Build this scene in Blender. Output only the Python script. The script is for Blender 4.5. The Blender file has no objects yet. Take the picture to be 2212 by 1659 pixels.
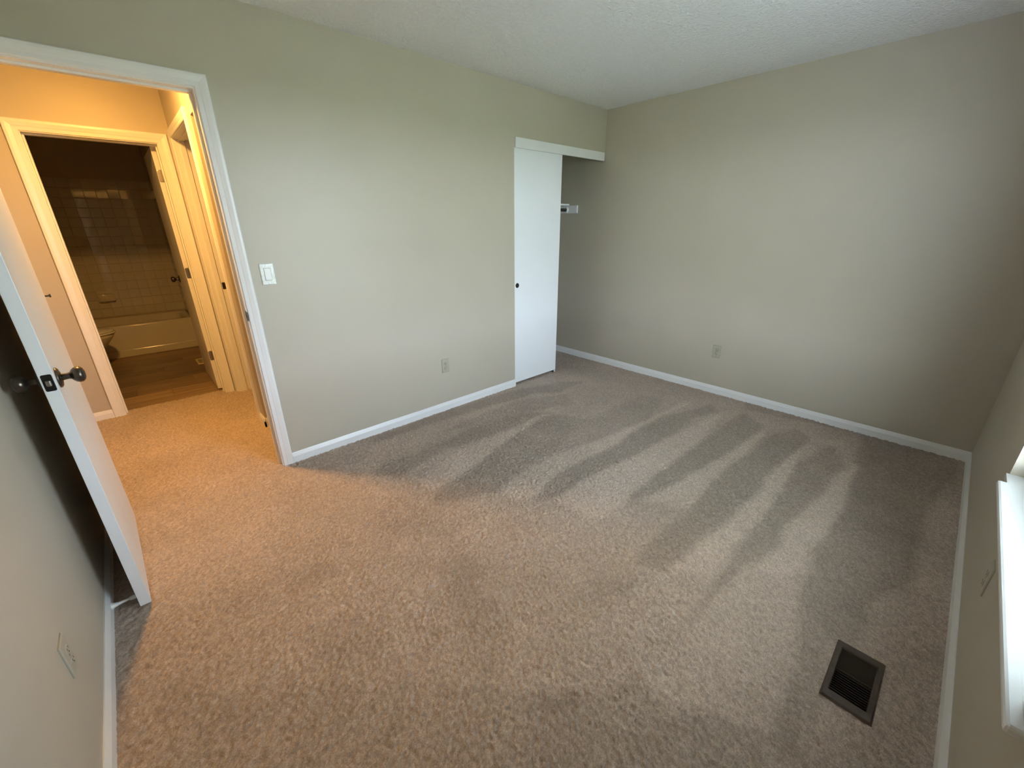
import bpy, bmesh, math, random
import numpy as np
from mathutils import Matrix, Vector
random.seed(7); RNG = np.random.default_rng(11)
S = bpy.context.scene
C = S.collection

# ------------------------------------------------------------------ camera, sky, exposure
cam_d = bpy.data.cameras.new('camera'); cam = bpy.data.objects.new('camera', cam_d); C.objects.link(cam)
RT = Vector((0.73481861, -0.6782343, -0.00631309)); UP = Vector((0.24846809, 0.26051348, 0.93295034))
FW = Vector((0.63111427, 0.68711787, -0.35994973))
m = Matrix((RT, UP, -FW)).transposed().to_4x4(); m.translation = (0.37238, -2.68959, 1.43807)
cam.matrix_world = m
cam_d.sensor_width = 36.0; cam_d.lens = 887.133 * 36 / 2212; cam_d.clip_start = 0.02
S.camera = cam

SKY = 33.0         # bright hazy daylight
w = bpy.data.worlds.new('overcast_sky'); S.world = w; w.use_nodes = True
wn = w.node_tree.nodes; wl = w.node_tree.links; bg = wn['Background']; bg.inputs[1].default_value = SKY
tcw = wn.new('ShaderNodeTexCoord'); sx = wn.new('ShaderNodeSeparateXYZ'); crw = wn.new('ShaderNodeValToRGB')
wl.new(tcw.outputs['Generated'], sx.inputs[0]); wl.new(sx.outputs[2], crw.inputs[0]); wl.new(crw.outputs[0], bg.inputs[0])
crw.color_ramp.elements[0].position = 0.0; crw.color_ramp.elements[0].color = (0.90, 0.98, 1.13, 1)       # pale hazy horizon
crw.color_ramp.elements[1].position = 0.9; crw.color_ramp.elements[1].color = (0.40, 0.53, 0.75, 1)     # bluer zenith
sun_d = bpy.data.lights.new('sun', 'SUN'); sun_d.energy = 260.0; sun_d.angle = math.radians(3); sun_d.color = (.97, .985, 1.0)
sun = bpy.data.objects.new('sun', sun_d); C.objects.link(sun); sun.rotation_euler = Vector((.80, -.03, -.60)).to_track_quat('-Z', 'Y').to_euler()   # added to light the ground outside; shines along the window wall, not in

WX0, WX1, WZ0, WZ1 = 1.50, 2.70, 0.532, 2.05     # window opening
pl = bpy.data.lights.new('window_portal', 'AREA'); pl.shape = 'RECTANGLE'
pl.size = WX1 - WX0; pl.size_y = WZ1 - WZ0; pl.cycles.is_portal = True      # guides sky sampling, gives no light itself
po = bpy.data.objects.new('window_portal', pl); C.objects.link(po)
po.location = ((WX0 + WX1) / 2, -3.112, (WZ0 + WZ1) / 2); po.rotation_euler = (math.radians(90), 0, 0)

S.view_settings.view_transform = 'Standard'; S.view_settings.look = 'None'
S.view_settings.exposure = 0.0; S.view_settings.gamma = 1.0; S.view_settings.use_curve_mapping = False
S.cycles.use_denoising = True
S.cycles.max_bounces = 10; S.cycles.diffuse_bounces = 7; S.cycles.glossy_bounces = 4; S.cycles.transparent_max_bounces = 8
S.cycles.sample_clamp_indirect = 8.0; S.cycles.caustics_reflective = False; S.cycles.caustics_refractive = False

# ------------------------------------------------------------------ materials
MATS = {}
def mat(name, col, rough=0.5, spec=0.5, metal=0.0, noise=0.0, nscale=20, bump=0.0, bscale=200, bdist=0.001, bdetail=3, stretch=None):
    if name in MATS: return MATS[name]
    M = bpy.data.materials.new(name); M.use_nodes = True; nt = M.node_tree; N = nt.nodes; L = nt.links
    b = N['Principled BSDF']; b.inputs['Base Color'].default_value = (*col, 1); b.inputs['Roughness'].default_value = rough
    b.inputs['Metallic'].default_value = metal; b.inputs['Specular IOR Level'].default_value = spec
    tc = N.new('ShaderNodeTexCoord'); src = tc.outputs['Object']
    if stretch:
        mp = N.new('ShaderNodeMapping'); mp.inputs['Scale'].default_value = stretch; L.new(src, mp.inputs[0]); src = mp.outputs[0]
    if noise:
        n = N.new('ShaderNodeTexNoise'); n.inputs['Scale'].default_value = nscale; n.inputs['Detail'].default_value = 4; L.new(src, n.inputs['Vector'])
        r = N.new('ShaderNodeMapRange'); r.inputs[1].default_value = 0.3; r.inputs[2].default_value = 0.7
        r.inputs[3].default_value = 1 - noise; r.inputs[4].default_value = 1 + noise; L.new(n.outputs['Fac'], r.inputs[0])
        h = N.new('ShaderNodeMix'); h.data_type = 'RGBA'; h.blend_type = 'MULTIPLY'; h.inputs[0].default_value = 1
        h.inputs[6].default_value = (*col, 1); L.new(r.outputs[0], h.inputs[7]); L.new(h.outputs[2], b.inputs['Base Color'])
    if bump:
        n2 = N.new('ShaderNodeTexNoise'); n2.inputs['Scale'].default_value = bscale; n2.inputs['Detail'].default_value = bdetail; L.new(src, n2.inputs['Vector'])
        bp = N.new('ShaderNodeBump'); bp.inputs['Strength'].default_value = bump; bp.inputs['Distance'].default_value = bdist
        L.new(n2.outputs['Fac'], bp.inputs['Height']); L.new(bp.outputs[0], b.inputs['Normal'])
    MATS[name] = M; return M

WALL = mat('beige_wall_paint', (0.478, 0.432, 0.348), 0.42, 0.45, noise=0.015, nscale=3, bump=0.22, bscale=260, bdist=0.0012)
CEIL = mat('white_ceiling_texture', (0.80, 0.81, 0.80), 0.85, 0.2, noise=0.03, nscale=45, bump=0.9, bscale=65, bdist=0.010)
TRIM = mat('white_trim_paint', (0.80, 0.80, 0.79), 0.32, 0.5, noise=0.01, nscale=8, bump=0.05, bscale=90, bdist=0.001)
DOORM = mat('white_door_paint', (0.78, 0.79, 0.79), 0.38, 0.5, noise=0.02, nscale=6, bump=0.25, bscale=60, bdist=0.0012, stretch=(1, 1, 0.06))
CLOSETM = mat('white_closet_door_paint', (0.84, 0.86, 0.87), 0.4, 0.45, noise=0.008, nscale=5, bump=0.03, bscale=120, bdist=0.001)
BRONZE = mat('aged_bronze', (0.10, 0.085, 0.07), 0.28, 0.5, 0.9, noise=0.2, nscale=40)
NICKEL = mat('dull_nickel', (0.34, 0.32, 0.30), 0.33, 0.5, 1.0, noise=0.1, nscale=60)
BLACKM = mat('black_metal', (0.012, 0.011, 0.010), 0.3, 0.5, 0.4, noise=0.1)
BRASS = mat('dark_antique_brass', (0.10, 0.075, 0.04), 0.4, 0.5, 0.85, noise=0.25, nscale=80)
IVORY = mat('ivory_plastic', (0.40, 0.375, 0.295), 0.35, 0.5, noise=0.02)
SLOT = mat('dark_slot', (0.02, 0.018, 0.015), 0.7, 0.2, noise=0.1)
PEARL = mat('pearly_white_plastic', (0.68, 0.69, 0.67), 0.2, 0.6, noise=0.14, nscale=70)
WPLAST = mat('white_plastic', (0.78, 0.78, 0.75), 0.35, 0.5, noise=0.01)
GREYP = mat('grey_plastic', (0.20, 0.20, 0.20), 0.4, 0.5, noise=0.02)
REGM = mat('brown_enamel_steel', (0.072, 0.054, 0.043), 0.5, 0.35, 0.2, noise=0.12, nscale=50)
REGD = mat('dark_brown_enamel', (0.035, 0.027, 0.020), 0.55, 0.3, 0.1, noise=0.1, nscale=50)
DUCT = mat('duct_dark', (0.01, 0.009, 0.008), 0.9, 0.1, noise=0.1)
BEIGEM = mat('beige_enamel', (0.62, 0.55, 0.38), 0.5, 0.4, noise=0.03)
RUBBER = mat('white_rubber', (0.62, 0.62, 0.60), 0.7, 0.3, noise=0.02)
PORC = mat('white_porcelain', (0.66, 0.63, 0.55), 0.12, 0.5, noise=0.01)
TILE = mat('white_glazed_tile', (0.60, 0.57, 0.50), 0.07, 0.5, noise=0.02, nscale=4)
GROUT = mat('grey_grout', (0.38, 0.35, 0.30), 0.9, 0.2, noise=0.05)
VINYL = mat('window_vinyl', (0.80, 0.81, 0.82), 0.35, 0.5, noise=0.01)
CONC = mat('added_bounce_concrete', (0.50, 0.515, 0.55), 0.9, 0.1, noise=0.08, nscale=3)
GRASS = mat('added_dark_lawn', (0.15, 0.17, 0.11), 0.9, 0.1, noise=0.25, nscale=6)
RODM = mat('closet_rod_metal', (0.35, 0.34, 0.32), 0.35, 0.5, 0.9, noise=0.05)
SHADE_ROOF = mat('added_shade_roof_paint', (0.6, 0.6, 0.58), 0.8, 0.2, noise=0.03)
ROOFW = mat('white_ceiling_plain', (0.74, 0.73, 0.70), 0.9, 0.2, noise=0.01, bump=0.3, bscale=110, bdist=0.003)
BATHW = mat('bathroom_wall_paint', (0.50, 0.44, 0.34), 0.5, 0.4, noise=0.02, bump=0.2, bscale=260)

def glass_mat():
    M = bpy.data.materials.new('window_glass'); M.use_nodes = True; nt = M.node_tree; N = nt.nodes; L = nt.links
    N.remove(N['Principled BSDF']); o = N['Material Output']
    t = N.new('ShaderNodeBsdfTransparent'); t.inputs[0].default_value = (0.93, 0.96, 0.96, 1)
    g = N.new('ShaderNodeBsdfGlossy'); g.inputs['Roughness'].default_value = 0.02
    lw = N.new('ShaderNodeLayerWeight'); lw.inputs[0].default_value = .5; pw = N.new('ShaderNodeMath'); pw.operation = 'POWER'; pw.inputs[1].default_value = 5
    L.new(lw.outputs['Facing'], pw.inputs[0]); f = N.new('ShaderNodeMapRange'); f.inputs[3].default_value = .04; f.inputs[4].default_value = 1; L.new(pw.outputs[0], f.inputs[0])
    x = N.new('ShaderNodeMixShader'); L.new(f.outputs[0], x.inputs[0]); L.new(t.outputs[0], x.inputs[1]); L.new(g.outputs[0], x.inputs[2]); L.new(x.outputs[0], o.inputs[0])
    return M
GLASS = glass_mat()

def wood_mat(name, c0, c1, axis=0):
    M = bpy.data.materials.new(name); M.use_nodes = True; nt = M.node_tree; N = nt.nodes; L = nt.links; b = N['Principled BSDF']
    tc = N.new('ShaderNodeTexCoord'); oi = N.new('ShaderNodeObjectInfo'); mp = N.new('ShaderNodeMapping')
    sc = [40, 40, 40]; sc[axis] = 2.5; mp.inputs['Scale'].default_value = sc
    L.new(tc.outputs['Object'], mp.inputs[0])
    ad = N.new('ShaderNodeVectorMath'); ad.operation = 'ADD'; L.new(mp.outputs[0], ad.inputs[0])
    ml = N.new('ShaderNodeMath'); ml.operation = 'MULTIPLY'; ml.inputs[1].default_value = 57; L.new(oi.outputs['Random'], ml.inputs[0]); L.new(ml.outputs[0], ad.inputs[1])
    n = N.new('ShaderNodeTexNoise'); n.inputs['Scale'].default_value = 1; n.inputs['Detail'].default_value = 5; L.new(ad.outputs[0], n.inputs['Vector'])
    cr = N.new('ShaderNodeValToRGB'); cr.color_ramp.elements[0].position = .3; cr.color_ramp.elements[1].position = .7
    cr.color_ramp.elements[0].color = (*c0, 1); cr.color_ramp.elements[1].color = (*c1, 1); L.new(n.outputs['Fac'], cr.inputs[0])
    r = N.new('ShaderNodeMapRange'); r.inputs[3].default_value = .58; r.inputs[4].default_value = 1.3; L.new(oi.outputs['Random'], r.inputs[0])
    h = N.new('ShaderNodeMix'); h.data_type = 'RGBA'; h.blend_type = 'MULTIPLY'; h.inputs[0].default_value = 1
    L.new(cr.outputs[0], h.inputs[6]); L.new(r.outputs[0], h.inputs[7]); L.new(h.outputs[2], b.inputs['Base Color'])
    b.inputs['Roughness'].default_value = .42; return M
PLANK = wood_mat('vinyl_wood_plank', (0.20, 0.13, 0.075), (0.33, 0.23, 0.14), 0)

def carpet_mat():
    M = bpy.data.materials.new('taupe_carpet'); M.use_nodes = True; nt = M.node_tree; N = nt.nodes; L = nt.links; b = N['Principled BSDF']
    at = N.new('ShaderNodeAttribute'); at.attribute_name = 'tuft'
    tc = N.new('ShaderNodeTexCoord'); n = N.new('ShaderNodeTexNoise'); n.inputs['Scale'].default_value = 260; n.inputs['Detail'].default_value = 3
    L.new(tc.outputs['Object'], n.inputs['Vector'])
    r = N.new('ShaderNodeMapRange'); r.inputs[1].default_value = .3; r.inputs[2].default_value = .7; r.inputs[3].default_value = .72; r.inputs[4].default_value = 1.25
    L.new(n.outputs['Fac'], r.inputs[0])
    mu = N.new('ShaderNodeMath'); mu.operation = 'MULTIPLY'; L.new(r.outputs[0], mu.inputs[0]); L.new(at.outputs['Fac'], mu.inputs[1])
    h = N.new('ShaderNodeMix'); h.data_type = 'RGBA'; h.blend_type = 'MULTIPLY'; h.inputs[0].default_value = 1
    h.inputs[6].default_value = (0.445, 0.359, 0.298, 1); L.new(mu.outputs[0], h.inputs[7]); L.new(h.outputs[2], b.inputs['Base Color'])
    b.inputs['Roughness'].default_value = .95; b.inputs['Specular IOR Level'].default_value = .1
    b.inputs['Sheen Weight'].default_value = .15; b.inputs['Sheen Roughness'].default_value = .5
    return M
CARPET = carpet_mat()

# ------------------------------------------------------------------ helpers
def box(bm, x0, x1, y0, y1, z0, z1, bev=0, seg=2):
    vs = [bm.verts.new(p) for p in [(x0,y0,z0),(x1,y0,z0),(x1,y1,z0),(x0,y1,z0),(x0,y0,z1),(x1,y0,z1),(x1,y1,z1),(x0,y1,z1)]]
    fs = [bm.faces.new([vs[i] for i in f]) for f in [(3,2,1,0),(4,5,6,7),(0,1,5,4),(1,2,6,5),(2,3,7,6),(3,0,4,7)]]
    if bev:
        es = {e for f in fs for e in f.edges}
        bmesh.ops.bevel(bm, geom=list(es), offset=bev, segments=seg, affect='EDGES', profile=0.5)
    return vs
def obj(name, bm, material, parent=None, smooth=False):
    me = bpy.data.meshes.new(name); bmesh.ops.recalc_face_normals(bm, faces=bm.faces[:]); bm.to_mesh(me); bm.free()
    me.materials.append(material)
    if smooth: me.shade_auto_smooth(angle=0.6) if hasattr(me, 'shade_auto_smooth') else [setattr(p, 'use_smooth', True) for p in me.polygons]
    o = bpy.data.objects.new(name, me); C.objects.link(o)
    if parent: o.parent = parent
    return o
def boxes(name, lst, material, parent=None, bev=0):
    bm = bmesh.new()
    for b in lst: box(bm, *b, bev=bev)
    return obj(name, bm, material, parent)
def empty(name, loc=(0, 0, 0), rz=0):
    o = bpy.data.objects.new(name, None); C.objects.link(o); o.location = loc; o.rotation_euler = (0, 0, rz); o.empty_display_size = .05
    return o
def tag(o, label, cat, group=None, kind=None):
    o['label'] = label; o['category'] = cat
    if group: o['group'] = group
    if kind: o['kind'] = kind
    return o
def struct(o, label, cat): return tag(o, label, cat, kind='structure')
def lathe(bm, prof, n=28, M=None):
    """prof: (axial, radius) pairs revolved about local X."""
    rings = []
    for a, r in prof:
        ring = [bm.verts.new((a, r * math.cos(2*math.pi*i/n), r * math.sin(2*math.pi*i/n))) for i in range(n)] if r > 1e-6 else [bm.verts.new((a, 0, 0))]
        rings.append(ring)
    for A, B in zip(rings, rings[1:]):
        for i in range(n):
            j = (i + 1) % n
            if len(A) == 1 and len(B) == 1: break
            if len(A) == 1: bm.faces.new((A[0], B[i], B[j]))
            elif len(B) == 1: bm.faces.new((A[i], B[0], A[j]))
            else: bm.faces.new((A[i], B[i], B[j], A[j]))
    for R in (rings[0], rings[-1]):
        if len(R) > 1: bm.faces.new(R)
    if M is not None: bmesh.ops.transform(bm, matrix=M, verts=bm.verts[:])
def rounded_plate(bm, w, h, t, r, seg=5):
    """plate in local YZ, thickness along +X, centred."""
    pts = []
    for cx, cy, a0 in [(w/2-r, h/2-r, 0), (-w/2+r, h/2-r, 90), (-w/2+r, -h/2+r, 180), (w/2-r, -h/2+r, 270)]:
        for i in range(seg + 1):
            a = math.radians(a0 + 90*i/seg); pts.append((cx + r*math.cos(a), cy + r*math.sin(a)))
    A = [bm.verts.new((0, p, q)) for p, q in pts]; B = [bm.verts.new((t*.55, p, q)) for p, q in pts]
    k = 1 - min(.003, w*.1) / (w/2); k2 = 1 - min(.003, w*.1) / (h/2)
    D = [bm.verts.new((t, p*k, q*k2)) for p, q in pts]; n = len(pts)
    for U, V in ((A, B), (B, D)):
        for i in range(n): bm.faces.new((U[i], U[(i+1) % n], V[(i+1) % n], V[i]))
    bm.faces.new(A[::-1]); bm.faces.new(D)
def sweep_casing(trim, f, u0, u1, h, wd=.056, th=.016, sides='LHR', material=None, z0=-.004):
    """door casing around opening u0..u1 (height h); f(u, z, t) -> world. Three mitred pieces."""
    prof = [(0, 0), (0, .007), (.004, .0095), (wd*.35, .0105), (wd*.42, .0125), (wd*.75, th), (wd-.004, th), (wd, th-.004), (wd, 0)]
    segs = {'L': lambda d: [(u0-d, z0), (u0-d, h+d)], 'H': lambda d: [(u0-d, h+d), (u1+d, h+d)], 'R': lambda d: [(u1+d, h+d), (u1+d, z0)]}
    for s in sides:
        bm = bmesh.new(); A = []; B = []
        for d, t in prof:
            (ua, za), (ub, zb) = segs[s](d); A.append(bm.verts.new(f(ua, za, t))); B.append(bm.verts.new(f(ub, zb, t)))
        for i in range(len(prof) - 1): bm.faces.new((A[i], A[i+1], B[i+1], B[i]))
        bm.faces.new((A[0], A[-1], B[-1], B[0])); bm.faces.new(A); bm.faces.new(B[::-1])
        obj('casing_head' if s == 'H' else 'casing_leg', bm, material or TRIM, trim)
def baseboard(name, p0, p1, nrm, label, h=.069, th=.012):
    """p0,p1 floor points on the wall face; nrm points into the room."""
    prof = [(0, -.02), (th, -.02), (th, h*.62), (th*.72, h*.78), (th*.45, h*.93), (th*.28, h), (0, h)]
    bm = bmesh.new(); A = [bm.verts.new((p0[0]+nrm[0]*t, p0[1]+nrm[1]*t, z)) for t, z in prof]; B = [bm.verts.new((p1[0]+nrm[0]*t, p1[1]+nrm[1]*t, z)) for t, z in prof]
    n = len(prof)
    for i in range(n): bm.faces.new((A[i], A[(i+1) % n], B[(i+1) % n], B[i]))
    bm.faces.new(A); bm.faces.new(B[::-1])
    return struct(obj(name, bm, TRIM), label, 'baseboard')

# ------------------------------------------------------------------ room shell
L_, W_, H_, T_ = 4.075, 2.994, 2.44, .115
E_ = .905                                   # hall end wall face
struct(boxes('wall_north', [(-.12, .049, 0, T_, -.05, H_), (.049, .848, 0, T_, 2.064, H_), (.848, 2.882, 0, T_, -.05, H_), (2.882, L_, 0, T_, 2.045, H_)], WALL),
       'beige painted bedroom wall with the hall doorway and the closet opening', 'wall')
struct(boxes('wall_east', [(L_, L_+.12, -3.14, .8, -.05, H_)], WALL), 'beige painted bedroom wall running on into the closet', 'wall')
struct(boxes('wall_west', [(-.12, 0, -3.14, .0, -.05, H_)], WALL), 'beige painted bedroom wall behind the open white door', 'wall')
struct(boxes('wall_south', [(-.12, WX0, -3.11, -W_, -.05, H_), (WX1, L_+.12, -3.11, -W_, -.05, H_), (WX0, WX1, -3.11, -W_, -.05, WZ0-.022), (WX0, WX1, -3.11, -W_, WZ1, H_)], WALL),
       'beige painted bedroom wall with the low window', 'wall')
struct(boxes('ceiling', [(-2.62, L_+.12, -3.14, 4.74, H_, H_+.1)], CEIL), 'white textured ceiling', 'ceiling')
struct(boxes('wall_closet_back', [(2.74, L_, .72, .8, -.05, H_), (2.74, 2.80, T_, .72, -.05, H_)], WALL), 'beige walls inside the closet', 'wall')
struct(boxes('wall_hall_far', [(-2.6, .095, 1.745, 1.86, -.05, H_), (.095, .828, 1.745, 1.86, 2.048, H_), (.828, 1.8, 1.745, 1.86, -.05, H_)], WALL), 'beige hall wall around the bathroom doorway', 'wall')
struct(boxes('wall_hall_end', [(E_, 1.015, T_, .70, 2.065, H_), (E_, 1.015, .70, .882, -.05, H_), (E_, 1.015, .882, 1.698, 2.086, H_), (E_, 1.015, 1.698, 1.745, -.05, H_)], WALL), 'beige hall end wall with two openings', 'wall')
struct(boxes('wall_hall_near', [(-2.6, -.12, 0, T_, -.05, H_), (-2.6, -2.5, T_, 1.745, -.05, H_)], WALL), 'beige hall wall beyond the bedroom door', 'wall')
struct(boxes('wall_side_room', [(1.015, 1.72, .74, .80, -.05, H_), (1.72, 1.8, T_, 1.745, -.05, H_)], WALL), 'beige walls of the rooms off the hall', 'wall')
struct(boxes('wall_bath_right', [(E_, 1.015, 1.86, 4.74, -.05, H_)], BATHW), 'bathroom wall beside the tub', 'wall')
struct(boxes('wall_bath_left', [(-.72, -.615, 1.86, 4.74, -.05, H_)], BATHW), 'bathroom wall behind the toilet', 'wall')
bathback = struct(boxes('wall_bath_back', [(-.615, E_, 4.607, 4.74, -.05, H_)], BATHW), 'tiled bathroom wall above the bathtub', 'wall')
struct(boxes('added_shade_roof', [(-1.0, 6.6, -6.2, -3.11, 2.30, 2.42)], SHADE_ROOF), 'unseen roof added above the window to block steep sky light', 'roof')  # unseen overhang, added to keep steep sky light off stool and near floor
struct(boxes('added_dark_ground', [(-30, 34, -60, -6.4, -.6, -.5)], GRASS), 'unseen dark lawn added outside to limit bounced daylight', 'ground')  # unseen ground, added dark so less light bounces onto the upper wall
struct(boxes('added_bounce_patio', [(-30, 34, -6.4, -3.0, -.6, -.5)], CONC), 'unseen pale concrete added along the house to bounce daylight inside', 'ground')  # unseen pale strip, added to throw sunlight up through the window

# ------------------------------------------------------------------ carpet floor
VAC_AND_TONE=[
 (-1,[(1.32,-0.44),(1.56,-0.44),(1.86,-0.43),(2.2,-0.42),(2.48,-0.46),(2.69,-0.66),(2.33,-0.61),(2.04,-0.6),(1.69,-0.56),(1.48,-0.59),(1.3,-0.65),(1.2,-0.48)]),
 (-1,[(1.41,-0.03),(1.78,-0.02),(2.14,-0.02),(2.66,-0.07),(2.91,-0.1),(3.28,-0.24),(3.45,-0.37),(3.07,-0.41),(2.85,-0.25),(2.59,-0.24),(2.23,-0.18),(1.82,-0.13),(1.37,-0.12)]),
 (-0.6,[(1.83,-0.31),(2.22,-0.29),(2.64,-0.28),(3.09,-0.47),(2.96,-0.68),(2.58,-0.52),(2.19,-0.43)]),
 (-1,[(1.34,-0.94),(1.54,-0.87),(1.82,-0.81),(2.25,-0.7),(2.67,-0.68),(2.62,-0.96),(2.33,-1.06),(2.08,-1.08),(1.86,-1.11),(1.67,-1.16),(1.53,-1.1),(1.33,-1.02)]),
 (-0.55,[(2.67,-0.68),(2.82,-0.94),(3.55,-0.96),(3.6,-1.15),(3.16,-1.26),(2.65,-1.2),(2.3,-1.13),(2.08,-1.08),(2.33,-1.06),(2.62,-0.96)]),
 (-1,[(1.73,-1.34),(2.0,-1.28),(2.31,-1.27),(2.78,-1.3),(3.29,-1.31),(3.61,-1.42),(3.83,-1.49),(3.68,-1.56),(3.42,-1.5),(2.88,-1.51),(2.44,-1.47),(2.19,-1.42),(1.95,-1.42),(1.8,-1.41)]),
 (-1,[(2.05,-1.73),(2.22,-1.7),(2.47,-1.68),(2.77,-1.69),(3.18,-1.7),(3.82,-1.71),(3.67,-1.94),(3.3,-1.92),(2.78,-1.87),(2.54,-1.84),(2.35,-1.78),(2.19,-1.74)]),
 (-1,[(2.3,-2.0),(2.6,-1.97),(3.01,-1.97),(3.51,-2.01),(3.82,-2.09),(3.73,-2.22),(3.18,-2.19),(2.92,-2.17),(2.58,-2.18),(2.29,-2.15),(2.06,-2.14),(1.83,-2.11),(1.77,-2.04),(1.78,-2.0),(1.98,-1.98)]),
 (-0.9,[(1.7,-2.06),(1.62,-2.02),(1.44,-2.04),(1.32,-2.05),(1.25,-2.05),(1.44,-2.07),(1.6,-2.08)]),
 (-1,[(3.21,-2.24),(3.51,-2.3),(3.73,-2.35),(3.44,-2.46),(3.08,-2.44),(2.78,-2.42),(2.48,-2.38),(2.41,-2.4),(2.21,-2.38),(1.98,-2.37),(1.85,-2.34),(1.68,-2.31),(1.52,-2.31),(1.46,-2.29),(1.62,-2.29),(1.85,-2.29),(2.06,-2.3),(2.3,-2.28),(2.6,-2.26),(2.88,-2.25)]),
 (-0.8,[(1.71,-2.31),(1.55,-2.31),(1.44,-2.3),(1.33,-2.28),(1.42,-2.29),(1.64,-2.29)]),
 (-1.1,[(3.21,-2.54),(2.8,-2.55),(2.59,-2.55),(2.43,-2.54),(2.33,-2.56),(2.16,-2.56),(1.98,-2.58),(1.82,-2.6),(1.96,-2.73),(2.06,-2.77),(2.27,-2.77),(2.49,-2.84),(2.59,-2.87),(2.82,-2.86),(3.21,-2.87),(3.58,-2.91),(4.0,-2.96),(4.16,-2.76),(4.06,-2.46),(3.63,-2.5)]),
 (-0.7,[(2.16,-2.56),(2.0,-2.58),(1.76,-2.61),(1.64,-2.62),(1.45,-2.65),(1.4,-2.69),(1.43,-2.72),(1.52,-2.7),(1.7,-2.72),(1.97,-2.71),(2.05,-2.63)]),
 (-0.8,[(3.9,-1.7),(4.04,-2.41),(4.09,-2.97),(4.24,-2.96),(4.05,-1.65)]),
 (-0.75,[(0.78,-1.86),(0.97,-2.01),(1.18,-2.22),(1.33,-2.28),(1.3,-2.35),(1.32,-2.43),(1.4,-2.5),(1.41,-2.56),(1.45,-2.65),(1.32,-2.69),(0.65,-2.07)]),
 (-0.5,[(1.13,-1.38),(1.26,-1.43),(1.22,-1.59),(1.13,-1.58),(1.16,-1.74),(1.14,-1.82),(1.01,-1.81),(1.02,-1.72),(1.07,-1.58),(1.05,-1.44)]),
 (-0.4,[(0.32,-0.94),(0.57,-0.94),(0.78,-1.05),(0.79,-1.14),(0.52,-1.12),(0.36,-1.06)]),
 (-0.4,[(0.54,-1.28),(0.77,-1.47),(0.71,-1.64),(0.54,-1.5),(0.36,-1.5),(0.36,-1.48),(0.52,-1.46)]),
 (-0.35,[(1.21,-0.79),(1.29,-1.05),(1.45,-1.26),(1.26,-1.28),(1.06,-1.07),(0.98,-0.92)]),
 (-0.45,[(0.02,-1.04),(0.2,-1.24),(0.36,-1.49),(0.55,-1.56),(0.73,-1.7),(0.79,-1.84),(1.02,-2.05),(0.83,-2.24),(-0.08,-1.4)]),  # broad darkening that tones down the near-left carpet, not a vacuum streak
 (1,[(1.37,-0.77),(1.63,-0.65),(1.93,-0.61),(2.3,-0.65),(2.61,-0.62),(2.31,-0.7),(2.02,-0.76),(1.71,-0.86),(1.49,-0.89),(1.37,-0.88)]),
 (0.3,[(1.25,-0.37),(1.37,-0.12),(1.8,-0.15),(2.21,-0.21),(2.6,-0.25),(2.22,-0.29),(1.83,-0.31),(1.58,-0.35),(1.34,-0.39)]),
 (1,[(1.68,-1.17),(1.92,-1.12),(2.3,-1.13),(2.65,-1.2),(3.16,-1.26),(3.6,-1.28),(3.76,-1.35),(3.28,-1.29),(2.67,-1.31),(2.22,-1.28),(2.0,-1.28),(1.8,-1.33),(1.68,-1.3)]),
 (1,[(1.83,-1.44),(1.95,-1.42),(2.31,-1.46),(2.89,-1.52),(3.41,-1.57),(3.72,-1.6),(3.01,-1.69),(2.54,-1.7),(2.24,-1.69),(1.96,-1.73),(1.86,-1.67)]),
 (1,[(2.28,-1.96),(2.24,-1.84),(2.18,-1.75),(2.54,-1.84),(2.82,-1.88),(3.34,-1.92),(3.72,-1.95),(3.48,-1.98),(3.03,-1.96),(2.6,-1.97),(2.34,-1.98)]),
 (1.1,[(2.25,-2.17),(2.59,-2.19),(3.08,-2.17),(3.52,-2.22),(3.67,-2.23),(3.13,-2.25),(2.72,-2.28),(2.36,-2.27),(2.1,-2.28),(1.9,-2.27),(1.63,-2.23),(1.62,-2.16),(1.84,-2.13),(2.04,-2.15)]),
 (1.3,[(2.48,-2.38),(2.89,-2.44),(3.33,-2.46),(3.56,-2.52),(3.14,-2.54),(2.85,-2.55),(2.6,-2.54),(2.4,-2.52),(2.2,-2.51),(1.99,-2.45),(1.95,-2.38),(2.17,-2.39),(2.37,-2.42)]),
 (0.6,[(2.12,-2.35),(2.15,-2.55),(1.77,-2.62),(1.6,-2.62),(1.46,-2.64),(1.41,-2.49),(1.34,-2.39),(1.33,-2.29),(1.62,-2.3)]),
 (0.4,[(1.42,-1.97),(1.68,-2.08),(1.86,-2.15),(1.93,-2.29),(1.58,-2.29),(1.35,-2.28),(1.19,-2.22),(0.98,-2.0),(1.14,-1.83)]),
 (0.35,[(2.26,-2.77),(2.47,-2.84),(2.57,-2.88),(2.8,-2.87),(3.22,-2.88),(3.64,-2.97),(2.23,-2.98),(2.03,-2.8)]),
]

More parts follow.
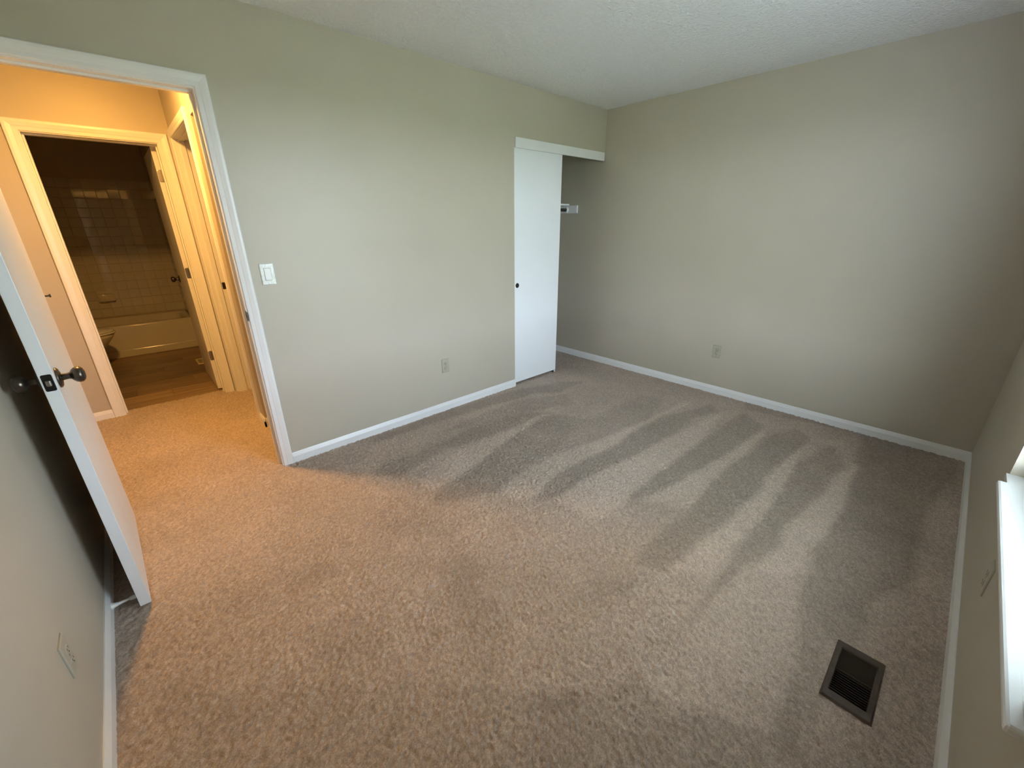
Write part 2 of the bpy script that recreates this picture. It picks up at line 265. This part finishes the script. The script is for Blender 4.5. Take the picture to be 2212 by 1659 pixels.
REG = (1.847, -2.778, .275, .135)
def smooth(a, s):
    k = np.exp(-.5*(np.arange(-3*s, 3*s+1)/s)**2); k /= k.sum(); p = len(k)//2
    for ax in (0, 1):
        a = np.apply_along_axis(lambda v: np.convolve(np.pad(v, p, mode='edge'), k, 'valid'), ax, a)
    return a
def vnoise(X, Y, s, seed):
    g = np.random.default_rng(seed).random((400, 400)); u = (X+10)/s; v = (Y+10)/s
    i = np.floor(u).astype(int); j = np.floor(v).astype(int); a = u-i; b = v-j; a = a*a*(3-2*a); b = b*b*(3-2*b); i %= 399; j %= 399
    return (g[i, j]*(1-a)+g[i+1, j]*a)*(1-b) + (g[i, j+1]*(1-a)+g[i+1, j+1]*a)*b - .5
def inside(px, py, poly):
    r = np.zeros(px.shape, bool); n = len(poly)
    for i in range(n):
        x0, y0 = poly[i]; x1, y1 = poly[(i+1) % n]
        if y0 == y1: continue
        r ^= ((y0 > py) != (y1 > py)) & (px < (x1-x0)*(py-y0)/(y1-y0)+x0)
    return r
def carpet(name, x0, x1, y0, y1, h, keep, fine=True):
    xs = np.arange(x0, x1+h*.5, h); ys = np.arange(y0, y1+h*.5, h); X, Y = np.meshgrid(xs, ys, indexing='ij')
    wx = X + .03*vnoise(X, Y, .16, 1) + .012*vnoise(X, Y, .03, 2); wy = Y + .03*vnoise(X, Y, .16, 3) + .012*vnoise(X, Y, .03, 4)
    V = np.zeros(X.shape)
    for v, poly in VAC_AND_TONE:
        px = [p[0] for p in poly]; py = [p[1] for p in poly]
        mk = inside(wx, wy, poly); V[mk] = v
    V = smooth(V, 2)
    low = .9*vnoise(X, Y, .35, 5) + .7*vnoise(X, Y, .14, 6) + .35*vnoise(X, Y, .06, 7)
    T = (1 + .21*V) * (1 + .13*low) * (1 + .42*(RNG.random(X.shape)-.5))
    Z = (RNG.random(X.shape)-.5)*.009 + .002*low - .001
    JX = X + (RNG.random(X.shape)-.5)*h*.8; JY = Y + (RNG.random(X.shape)-.5)*h*.8
    nx, ny = X.shape; idx = np.arange(nx*ny).reshape(nx, ny)
    cx = (X[:-1, :-1]+X[1:, 1:])/2; cy = (Y[:-1, :-1]+Y[1:, 1:])/2; K = keep(cx, cy)
    Q = np.stack([idx[:-1, :-1][K], idx[1:, :-1][K], idx[1:, 1:][K], idx[:-1, 1:][K]], 1)
    used = np.unique(Q); remap = np.zeros(nx*ny, int); remap[used] = np.arange(len(used)); Q = remap[Q]
    co = np.stack([JX.ravel()[used], JY.ravel()[used], Z.ravel()[used]], 1)
    me = bpy.data.meshes.new(name); me.vertices.add(len(co)); me.vertices.foreach_set('co', co.astype(np.float32).ravel())
    me.loops.add(Q.size); me.loops.foreach_set('vertex_index', Q.astype(np.int32).ravel())
    me.polygons.add(len(Q)); me.polygons.foreach_set('loop_start', np.arange(0, Q.size, 4, dtype=np.int32)); me.update(calc_edges=True)
    me.polygons.foreach_set('use_smooth', np.ones(len(Q), bool))
    at = me.attributes.new('tuft', 'FLOAT', 'POINT'); at.data.foreach_set('value', T.ravel()[used].astype(np.float32))
    me.materials.append(CARPET); me.validate()
    o = bpy.data.objects.new(name, me); C.objects.link(o); return o
def keep_main(x, y):
    k = (y < .73) & ((x < 1.06) | (y < .06) | (x > 2.7)) | (x < 1.06)
    return k & ~((abs(x-REG[0]) < REG[2]/2-.028) & (abs(y-REG[1]) < REG[3]/2-.012))
struct(carpet('floor', -.1, 4.09, -3.0, 1.84, .0068, keep_main), 'taupe carpet with triangular vacuum marks', 'carpet')
struct(carpet('floor_hall', -2.6, 1.8, -.02, 1.85, .05, lambda x, y: (x < -.06) | ((x > 1.0) & (y > .1))), 'taupe carpet further along the hall', 'carpet')

# bathroom floor of wood-look planks
fb = struct(boxes('floor_bath', [(-.62, E_, 1.835, 4.62, -.05, -.004)], SLOT), 'wood-look plank floor of the bathroom', 'floor')
def plank_mesh(l):
    bm = bmesh.new(); box(bm, 0, l-.0015, 0, .1785, -.004, .001, bev=.0008, seg=1); me = bpy.data.meshes.new('plank'); bm.to_mesh(me); bm.free(); me.materials.append(PLANK); return me
PM = {}
def plank(x0, x1, y):
    l = round(x1-x0, 3)
    if l not in PM: PM[l] = plank_mesh(l)
    o = bpy.data.objects.new('plank', PM[l]); C.objects.link(o); o.parent = fb; o.location = (x0, y, 0)
for r in range(12):
    y = 1.838 + r*.18; cuts = [-.615, [-.1, .45, .2, .65, -.3][r % 5], E_]
    plank(cuts[0], cuts[1], y); plank(cuts[1], cuts[2], y)

# ------------------------------------------------------------------ baseboards
baseboard('baseboard_north', (.893, 0), (2.882, 0), (0, -1), 'white baseboard between the doorway casing and the closet')
baseboard('baseboard_east', (L_, -W_), (L_, .72), (-1, 0), 'white baseboard running into the closet')
baseboard('baseboard_south', (0, -W_), (L_, -W_), (0, 1), 'white baseboard under the window')
baseboard('baseboard_west', (0, -W_), (0, -.0), (1, 0), 'white baseboard behind the open bedroom door')
baseboard('baseboard_closet', (2.80, .72), (L_, .72), (0, -1), 'white baseboard inside the closet')
baseboard('baseboard_hall', (-2.5, 1.745), (.042, 1.745), (0, -1), 'white baseboard beside the bathroom doorway')
baseboard('baseboard_pier', (E_, .688), (E_, .842), (-1, 0), 'short white baseboard on the hall pier')
baseboard('baseboard_return', (E_-.012, .70), (1.015, .70), (0, -1), 'white baseboard turning into the hall opening')
baseboard('baseboard_bath', (E_, 1.86), (E_, 3.88), (-1, 0), 'white baseboard behind the bathroom door')

# ------------------------------------------------------------------ doorway trim
t1 = struct(empty('trim_1'), 'white casing and jamb of the bedroom doorway', 'door trim')
sweep_casing(t1, lambda u, z, t: (u, -t, z), .061, .836, 2.052)
sweep_casing(t1, lambda u, z, t: (u, T_+t, z), .061, .836, 2.052)
for b in [(.049, .067, 0, T_, -.02, 2.046), (.830, .848, 0, T_, -.02, 2.046), (.049, .848, 0, T_, 2.046, 2.064)]: boxes('jamb', [b], TRIM, t1)
for b in [(.067, .078, .040, .075, -.02, 2.035), (.819, .830, .040, .075, -.02, 2.035), (.067, .830, .040, .075, 2.035, 2.046)]: boxes('door_stop_strip', [b], TRIM, t1, bev=.002)
def strike(parent, M):
    bm = bmesh.new(); rounded_plate(bm, .026, .057, .0018, .003, 3); bmesh.ops.transform(bm, matrix=M, verts=bm.verts[:]); o = obj('strike_plate', bm, BRONZE, parent)
    bm = bmesh.new(); box(bm, .0016, .0022, -.006, .006, -.012, .012); bmesh.ops.transform(bm, matrix=M, verts=bm.verts[:]); obj('strike_hole', bm, SLOT, o)
strike(t1, Matrix.Translation((.830, .012, .972)) @ Matrix.Rotation(math.pi, 4, 'Z'))
boxes('strike_lip', [(.8275, .832, -.012, .002, .948, .996)], BRONZE, t1, bev=.001)

t2 = struct(empty('trim_2'), 'white casing and jamb of the bathroom doorway', 'door trim')
sweep_casing(t2, lambda u, z, t: (u, 1.745-t, z), .108, .815, 2.035, wd=.067)
for b in [(.095, .113, 1.745, 1.86, -.02, 2.03), (.810, .828, 1.745, 1.86, -.02, 2.03), (.095, .828, 1.745, 1.86, 2.03, 2.048)]: boxes('jamb', [b], TRIM, t2)
for b in [(.113, .124, 1.785, 1.822, -.02, 2.019), (.799, .810, 1.785, 1.822, -.02, 2.019), (.113, .810, 1.785, 1.822, 2.019, 2.03)]: boxes('door_stop_strip', [b], TRIM, t2, bev=.002)

t3 = struct(empty('trim_3'), 'white casing and jamb of the doorway in the hall end wall', 'door trim')
sweep_casing(t3, lambda u, z, t: (E_-t, u, z), .894, 1.686, 2.074)
for b in [(E_, 1.015, .882, .90, -.02, 2.068), (E_, 1.015, 1.68, 1.698, -.02, 2.068), (E_, 1.015, .882, 1.698, 2.068, 2.086)]: boxes('jamb', [b], TRIM, t3)
for b in [(.942, .977, .90, .911, -.02, 2.057), (.942, .977, 1.669, 1.68, -.02, 2.057), (.942, .977, .90, 1.68, 2.057, 2.068)]: boxes('door_stop_strip', [b], TRIM, t3, bev=.002)
strike(t3, Matrix.Translation((.998, 1.68, .966)) @ Matrix.Rotation(-math.pi/2, 4, 'Z'))

# ------------------------------------------------------------------ door hardware
def knob_set(parent, x, y, z, sgn, material):
    R = Matrix.Translation((x, y, z)) @ (Matrix.Identity(4) if sgn > 0 else Matrix.Rotation(math.pi, 4, 'Z'))
    bm = bmesh.new(); lathe(bm, [(0, .034), (.004, .034), (.008, .029), (.011, .017), (.0115, .013)], 32, R); obj('rose', bm, material, parent, True)
    bm = bmesh.new(); lathe(bm, [(.009, .0125), (.014, .0115), (.026, .0105), (.032, .0125), (.036, .0185), (.042, .0245), (.050, .0275), (.058, .0262), (.064, .0205), (.067, .012), (.068, 0)], 32, R); obj('knob', bm, material, parent, True)
def hinge(parent, x, y, z, rz, material, knuckle=True):
    M = Matrix.Translation((x, y, z)) @ Matrix.Rotation(rz, 4, 'Z')
    bm = bmesh.new(); rounded_plate(bm, .032, .089, .002, .012, 5); bmesh.ops.transform(bm, matrix=M, verts=bm.verts[:]); h = obj('hinge', bm, material, parent)
    for q in (-.028, 0, .028):
        bm = bmesh.new(); lathe(bm, [(.0019, .0035), (.0026, .003), (.0028, 0)], 10, M @ Matrix.Translation((0, .004 if q else -.006, q))); obj('screw', bm, material, h)
    if knuckle:
        bm = bmesh.new(); lathe(bm, [(-.047, 0), (-.046, .005), (-.0445, .0055), (.0445, .0055), (.046, .005), (.047, 0)], 12, M @ Matrix.Translation((.004, .019, 0)) @ Matrix.Rotation(math.pi/2, 4, 'Y')); obj('hinge_knuckle', bm, material, h, True)

# bedroom door, standing open against the west wall
d1 = boxes('door_1', [(0, .035, -.762, 0, .012, 2.04)], DOORM, bev=.0015); d1.location = (.0685, -.006, 0); d1.rotation_euler = (0, 0, .033)
struct(d1, 'white flush bedroom door standing open against the wall', 'door')
knob_set(d1, .035, -.702, .972, 1, BRONZE); knob_set(d1, 0, -.702, .972, -1, BRONZE)
bm = bmesh.new(); rounded_plate(bm, .0255, .056, .0012, .005, 5); bmesh.ops.transform(bm, matrix=Matrix.Translation((.0175, -.7618, .974)) @ Matrix.Rotation(-math.pi/2, 4, 'Z'), verts=bm.verts[:]); lp = obj('latch_plate', bm, BLACKM, d1)
bm = bmesh.new(); box(bm, .0105, .0245, -.7725, -.762, .964, .984, bev=.004, seg=3); obj('latch_bolt', bm, NICKEL, lp)
for z in (.20, 1.11, 1.84): hinge(d1, .0175, .0005, z, math.pi/2, BRONZE)
bm = bmesh.new(); lathe(bm, [(0, 0), (.0005, .0035), (.034, .0035), (.0345, .007), (.040, .007), (.041, 0)], 12, Matrix.Translation((.012, .012, 1.165)) @ Matrix.Rotation(.1, 4, 'Z')); obj('hinge_pin_stop', bm, BRONZE, d1)

# bathroom door, open into the bathroom
d4 = boxes('door_4', [(.772, .807, 1.863, 2.56, .012, 2.025)], TRIM, bev=.0015)
struct(d4, 'white bathroom door swung open into the bathroom', 'door')
knob_set(d4, .772, 2.50, .975, -1, BRONZE); knob_set(d4, .807, 2.50, .975, 1, BRONZE)
for z in (1.822, 1.075, .336): hinge(d4, .7905, 1.863, z, -math.pi/2, NICKEL)

# closet: sliding doors, valance board, shelf, rod
d2 = boxes('door_2', [(2.886, 3.474, .012, .045, .024, 2.04)], CLOSETM, bev=.0015); struct(d2, 'white flush sliding closet door with round finger pull', 'door')
bm = bmesh.new(); lathe(bm, [(-.0015, .021), (.0012, .0215), (.0022, .0195), (.0018, .0165), (-.006, .0155), (-.0062, 0)], 28, Matrix.Translation((2.925, .012, .941)) @ Matrix.Rotation(-math.pi/2, 4, 'Z')); obj('finger_pull', bm, BRASS, d2, True)
bm = bmesh.new(); lathe(bm, [(.0012, .0185), (.0020, .0165), (.0022, 0)], 28, Matrix.Translation((2.925, .012, .941)) @ Matrix.Rotation(-math.pi/2, 4, 'Z')); obj('pull_cup', bm, SLOT, d2, True)
d3 = boxes('door_3', [(2.886, 3.455, .058, .091, .024, 2.04)], CLOSETM, bev=.0015); struct(d3, 'white rear sliding closet door behind the front one', 'door')
g = struct(empty('trim_5', (3.452, .03, 0)), 'small white floor guide under the closet door', 'door guide')
boxes('guide_base', [(-.012, .012, -.026, .03, -.004, .006)], GREYP, g, bev=.001); boxes('guide_fin', [(-.010, .010, -.027, -.020, .004, .030)], WPLAST, g, bev=.002); boxes('guide_fin', [(-.022, -.012, -.025, -.019, .002, .024)], BLACKM, g, bev=.002)
struct(boxes('trim_4', [(2.882, 4.052, -.019, -.0005, 2.011, 2.083)], TRIM, bev=.002), 'white fascia board over the sliding closet doors', 'trim')
tag(boxes('closet_track', [(2.886, 4.07, .008, .096, 2.041, 2.045)], GREYP), 'grey metal track above the sliding closet doors', 'track')
cs = tag(empty('closet_shelf', (4.06, .55, 1.63)), 'white closet shelf on wooden cleats', 'shelf')
boxes('shelf_board', [(-1.25, .015, -.135, .17, .002, .020)], TRIM, cs, bev=.0015)
boxes('shelf_cleat', [(-.003, .015, -.255, .17, -.074, .0015)], TRIM, cs, bev=.002)
boxes('shelf_cleat', [(-1.245, -.003, .152, .17, -.074, .0015)], TRIM, cs, bev=.002)
rod = tag(empty('closet_rod', (4.055, .435, 1.590)), 'metal closet rod held in a white socket', 'rod')
bm = bmesh.new(); lathe(bm, [(-1.2, 0), (-1.2, .015), (-.02, .015), (-.002, .015), (-.002, 0)], 20); obj('tube', bm, BRONZE, rod, True)
bm = bmesh.new(); lathe(bm, [(0, .031), (-.004, .031), (-.006, .024), (-.018, .023), (-.018, .0165), (-.003, .0165), (0, .0165)], 24); obj('rod_socket', bm, WPLAST, rod, True)

# ------------------------------------------------------------------ window
win = struct(empty('window_1', ((WX0+WX1)/2, -3.1, WZ0)), 'white vinyl window above a white stool', 'window')
def wpart(name, lst, material, bev=.002):
    bm = bmesh.new()
    for b in lst: box(bm, *b, bev=bev)
    bmesh.ops.transform(bm, matrix=Matrix.Translation((-win.location.x, -win.location.y, -win.location.z)), verts=bm.verts[:])
    return obj(name, bm, material, win)
zm = (WZ0+WZ1)/2
wpart('window_frame', [(WX0, WX0+.02, -3.105, -3.050, WZ0, WZ1), (WX1-.02, WX1, -3.105, -3.050, WZ0, WZ1), (WX0, WX1, -3.105, -3.050, WZ0, WZ0+.025), (WX0, WX1, -3.105, -3.050, WZ1-.02, WZ1)], VINYL)
for nm, za, zb, yy in (('lower_sash', WZ0+.025, zm+.018, -3.068), ('upper_sash', zm-.018, WZ1-.02, -3.090)):
    xa, xb = WX0+.02, WX1-.02; s = .030
    wpart(nm, [(xa, xa+s, yy-.011, yy+.011, za, zb), (xb-s, xb, yy-.011, yy+.011, za, zb), (xa, xb, yy-.011, yy+.011, za, za+s), (xa, xb, yy-.011, yy+.011, zb-s, zb)], VINYL, .003)
    wpart('pane', [(xa+s-.004, xb-s+.004, yy-.002, yy+.002, za+s-.004, zb-s+.004)], GLASS, 0)
wpart('window_stool', [(WX0, WX1, -3.050, -2.985, WZ0-.022, WZ0-.0005)], TRIM, .001); wpart('stool_nose', [(1.412, 2.612, -2.9935, -2.962, WZ0-.022, WZ0)], TRIM, .007)
wpart('window_latch', [((WX0+WX1)/2-.03, (WX0+WX1)/2+.03, -3.056, -3.042, zm+.016, zm+.028)], WPLAST, .003)

# ------------------------------------------------------------------ electrical plates
def outlet(label, loc, rz):
    t = tag(empty('wall_outlet', loc, rz), label, 'outlet', 'duplex wall outlets')
    bm = bmesh.new(); rounded_plate(bm, .070, .114, .006, .004); obj('cover_plate', bm, IVORY, t)
    for q in (-.0195, .0195):
        bm = bmesh.new(); rounded_plate(bm, .034, .028, .0085, .011, 6); bmesh.ops.translate(bm, verts=bm.verts[:], vec=(0, 0, q)); rc = obj('receptacle', bm, IVORY, t)
        for yy, hh in ((-.0065, .008), (.0065, .0065)): boxes('slot', [(.0080, .0088, yy-.0011, yy+.0011, q+.003-hh/2, q+.003+hh/2)], SLOT, rc)
        bm = bmesh.new(); lathe(bm, [(.0080, .0026), (.0088, .0026), (.0088, 0)], 12, Matrix.Translation((0, 0, q-.0075))); obj('ground_hole', bm, SLOT, rc)
    bm = bmesh.new(); lathe(bm, [(.005, .0032), (.0068, .0028), (.007, 0)], 12); obj('screw', bm, NICKEL, t)
    return t
outlet('ivory duplex outlet on the wall between doorway and closet', (2.112, 0, .383), -math.pi/2)
outlet('ivory duplex outlet on the wall that runs into the closet', (L_, -1.345, .385), math.pi)
outlet('ivory duplex outlet on the wall behind the open bedroom door', (0, -1.282, .345), 0)
outlet('ivory duplex outlet on the wall below the window stool', (2.235, -W_, .335), math.pi/2)

sw = tag(empty('light_switch', (.976, 0, 1.191), -math.pi/2), 'white rocker light switch with a pearly plate beside the doorway', 'switch')
bm = bmesh.new(); rounded_plate(bm, .072, .116, .0065, .003); obj('cover_plate', bm, PEARL, sw)
bm = bmesh.new(); rounded_plate(bm, .041, .073, .0072, .003); obj('rocker_surround', bm, GREYP, sw)
bm = bmesh.new(); box(bm, .006, .0105, -.0165, .0165, -.0325, .0325, bev=.0015)
for v in bm.verts:
    if v.co.x > .008 and v.co.z > 0: v.co.x -= v.co.z*.06
obj('rocker', bm, WPLAST, sw)
for q in (-.048, .048):
    bm = bmesh.new(); lathe(bm, [(.0055, .0034), (.0073, .003), (.0075, 0)], 12, Matrix.Translation((0, 0, q))); obj('screw', bm, NICKEL, sw)

# ------------------------------------------------------------------ floor registers
def register(name, label, cx, cy, lx, ly, rim, n, mframe, mlou, along='y'):
    t = tag(empty(name, (cx, cy, 0)), label, 'vent')
    bm = bmesh.new(); X, Y = lx/2, ly/2
    rx, ry = rim
    def ring(k, z, a=0): return [bm.verts.new(p) for p in [(-X+rx*k+a, -Y+ry*k+a, z), (X-rx*k-a, -Y+ry*k+a, z), (X-rx*k-a, Y-ry*k-a, z), (-X+rx*k+a, Y-ry*k-a, z)]]
    rs = [ring(0, .002), ring(0, .009, .006), ring(1, .010, -.003), ring(1, .006), ring(1, -.012)]
    for A, B in zip(rs, rs[1:]):
        for i in range(4): bm.faces.new((A[i], A[(i+1) % 4], B[(i+1) % 4], B[i]))
    obj('frame', bm, mframe, t)
    ix, iy = X-rx, Y-ry
    bm = bmesh.new(); box(bm, -ix-.002, ix+.002, -iy-.002, iy+.002, -.09, -.012); bm.faces.ensure_lookup_table()
    bmesh.ops.delete(bm, geom=[f for f in bm.faces if all(v.co.z > -.02 for v in f.verts)], context='FACES'); obj('duct', bm, DUCT, t)
    me = None
    for i in range(n):
        x = -ix + (i+.5)*2*ix/n
        if me is None:
            bm = bmesh.new(); box(bm, -.0011, .0011, -iy, iy, -.006, .006); me = bpy.data.meshes.new('louver'); bm.to_mesh(me); bm.free(); me.materials.append(mlou)
        o = bpy.data.objects.new('louver', me); C.objects.link(o); o.parent = t; o.location = (x, 0, .000)
        o.rotation_euler = (0, math.radians(-38 if x < 0 else 38), 0)
    boxes('divider', [(-.0022, .0022, -iy, iy, -.006, .0075)], mlou, t)
    return t
register('floor_register', 'brown metal floor register in the carpet near the window', *REG, (.036, .019), 20, REGM, REGD)
register('floor_register', 'beige floor register on the bathroom plank floor', .805, 3.06, .11, .25, (.018, .02), 8, BEIGEM, BEIGEM)

# spring door stop
ds = tag(empty('door_stop', (.0, -.712, .030)), 'white rigid door stop between baseboard and open bedroom door', 'door stop')
bm = bmesh.new(); lathe(bm, [(.010, .0), (.0105, .0145), (.014, .0145), (.022, .009), (.030, .0075)], 20); obj('mounting_base', bm, WPLAST, ds, True)
bm = bmesh.new(); lathe(bm, [(.028, .0075), (.036, .0060), (.068, .0042), (.070, .0042), (.070, 0)], 16); obj('rod', bm, WPLAST, ds, True)
bm = bmesh.new(); lathe(bm, [(.066, .0), (.066, .0062), (.070, .0085), (.086, .009), (.0895, .0065), (.090, 0)], 16); obj('bumper', bm, RUBBER, ds, True)

# ------------------------------------------------------------------ hall ceiling lamp (above the doorway, out of sight from the room)
LAMP = 460.0
hl = tag(empty('ceiling_light', (.46, .57, H_)), 'round flush ceiling light in the hall', 'lamp')
bm = bmesh.new(); lathe(bm, [(-.0, 0), (0, .15), (.02, .15), (.028, .14), (.028, 0)], 40, Matrix.Rotation(math.pi/2, 4, 'Y')); obj('lamp_base', bm, NICKEL, hl, True)
GL = bpy.data.materials.new('lit_frosted_glass'); GL.use_nodes = True
e = GL.node_tree.nodes['Principled BSDF']; e.inputs['Emission Color'].default_value = (1.0, .50, .115, 1); e.inputs['Emission Strength'].default_value = LAMP
bm = bmesh.new(); lathe(bm, [(.026, .104), (.036, .102), (.046, .092), (.053, .068), (.057, .034), (.058, 0)], 40, Matrix.Rotation(math.pi/2, 4, 'Y')); obj('glass_bowl', bm, GL, hl, True)

# ------------------------------------------------------------------ bathroom
# wall tiles, each its own piece
bm = bmesh.new(); rounded_plate(bm, .1035, .1035, .006, .002, 2); tm = bpy.data.meshes.new('tile'); bm.to_mesh(tm); bm.free(); tm.materials.append(TILE)
def tile(parent, M):
    o = bpy.data.objects.new('tile', tm); C.objects.link(o); o.parent = parent
    o.matrix_world = M @ Matrix.Rotation(random.uniform(-.006, .006), 4, 'Y') @ Matrix.Rotation(random.uniform(-.006, .006), 4, 'Z')
for i in range(14):
    for k in range(15):
        x = E_ - .0525 - i*.105; z = .385 + .0525 + k*.1065
        tile(bathback, Matrix.Translation((x, 4.606, z)) @ Matrix.Rotation(-math.pi/2, 4, 'Z'))
bathright = bpy.data.objects['wall_bath_right']
for i in range(7):
    for k in range(15):
        tile(bathright, Matrix.Translation((E_-.0005, 4.60-.0525-i*.105, .385+.0525+k*.1065)) @ Matrix.Rotation(math.pi, 4, 'Z'))

tub = tag(empty('bathtub', (.15, 4.24, 0)), 'white alcove bathtub under the tiled wall', 'bathtub')
bm = bmesh.new(); x0, x1, y0, y1, zt = -.758, .752, -.355, .362, .375
def rr(x0, x1, y0, y1, z, r, n=6):
    out = []
    for cx, cy, a0 in [(x1-r, y1-r, 0), (x0+r, y1-r, 90), (x0+r, y0+r, 180), (x1-r, y0+r, 270)]:
        for i in range(n+1):
            a = math.radians(a0+90*i/n); out.append(bm.verts.new((cx+r*math.cos(a), cy+r*math.sin(a), z)))
    return out
rings = [rr(x0, x1, y0, y1, 0, .004), rr(x0, x1, y0, y1, zt-.02, .004), rr(x0+.002, x1-.002, y0+.004, y1-.002, zt-.006, .004), rr(x0+.008, x1-.008, y0+.016, y1-.008, zt, .004), rr(x0+.07, x1-.07, y0+.075, y1-.055, zt-.002, .10), rr(x0+.085, x1-.085, y0+.09, y1-.07, zt-.02, .11), rr(x0+.13, x1-.13, y0+.13, y1-.10, .12, .13), rr(x0+.2, x1-.2, y0+.19, y1-.16, .075, .10)]
for A, B in zip(rings, rings[1:]):
    n = len(A)
    for i in range(n): bm.faces.new((A[i], A[(i+1) % n], B[(i+1) % n], B[i]))
bm.faces.new(rings[-1]); obj('tub_shell', bm, PORC, tub, True)
boxes('apron_skirt', [(x0+.002, x1-.002, y0-.012, y0+.004, .001, .086)], PORC, tub, bev=.006)

toi = tag(empty('toilet', (0, 3.40, 0)), 'white toilet standing beside the bathtub', 'toilet')
def egg(bm, z, xb, xf, hw, n=32, flat=.75):
    cx = xb + (xf-xb)*.42; out = []
    for i in range(n):
        a = 2*math.pi*i/n; c, s = math.cos(a), math.sin(a); rx = (xf-cx) if c > 0 else (cx-xb)
        p = 1.0 if c > 0 else flat
        out.append(bm.verts.new((cx + rx*math.copysign(abs(c)**p, c), hw*math.copysign(abs(s)**(1 if c > 0 else flat), s), z)))
    return out
def loft(name, secs, material, parent, cap=True):
    bm = bmesh.new(); rs = [egg(bm, *s) for s in secs]
    for A, B in zip(rs, rs[1:]):
        for i in range(len(A)): bm.faces.new((A[i], A[(i+1) % len(A)], B[(i+1) % len(B)], B[i]))
    bm.faces.new(rs[0]); bm.faces.new(rs[-1]); return obj(name, bm, material, parent, True)
loft('bowl', [(.001, -.42, .00, .115), (.04, -.42, -.01, .11), (.14, -.40, -.03, .10), (.22, -.38, .03, .125), (.30, -.38, .10, .165), (.36, -.38, .145, .182), (.388, -.38, .155, .186)], PORC, toi)
loft('seat', [(.390, -.34, .160, .188), (.398, -.345, .168, .192), (.410, -.345, .166, .19)], WPLAST, toi)
loft('lid', [(.412, -.345, .160, .187), (.424, -.345, .162, .188), (.432, -.335, .145, .175)], WPLAST, toi)
tk = boxes('tank', [(-.605, -.41, -.22, .22, .39, .74)], PORC, toi, bev=.02); boxes('tank_lid', [(-.61, -.40, -.23, .23, .742, .775)], PORC, toi, bev=.01)
boxes('tank_foot', [(-.60, -.36, -.12, .12, .001, .40)], PORC, toi, bev=.02)
bm = bmesh.new(); box(bm, -.412, -.398, -.17, -.09, .665, .685, bev=.005); obj('flush_lever', bm, NICKEL, tk)

sd = tag(empty('soap_dish', (.158, 4.60, .645)), 'ceramic soap dish set into the tiled wall above the tub', 'soap dish')
bm = bmesh.new(); rounded_plate(bm, .165, .135, .012, .012); bmesh.ops.transform(bm, matrix=Matrix.Rotation(-math.pi/2, 4, 'Z'), verts=bm.verts[:]); obj('back_plate', bm, PORC, sd, True)
bm = bmesh.new(); box(bm, -.076, .076, -.075, -.008, -.058, -.040, bev=.007, seg=3); obj('tray', bm, PORC, sd, True)
bm = bmesh.new(); box(bm, -.066, .066, -.030, -.010, .025, .036, bev=.005, seg=3); obj('grab_bar', bm, PORC, sd, True)
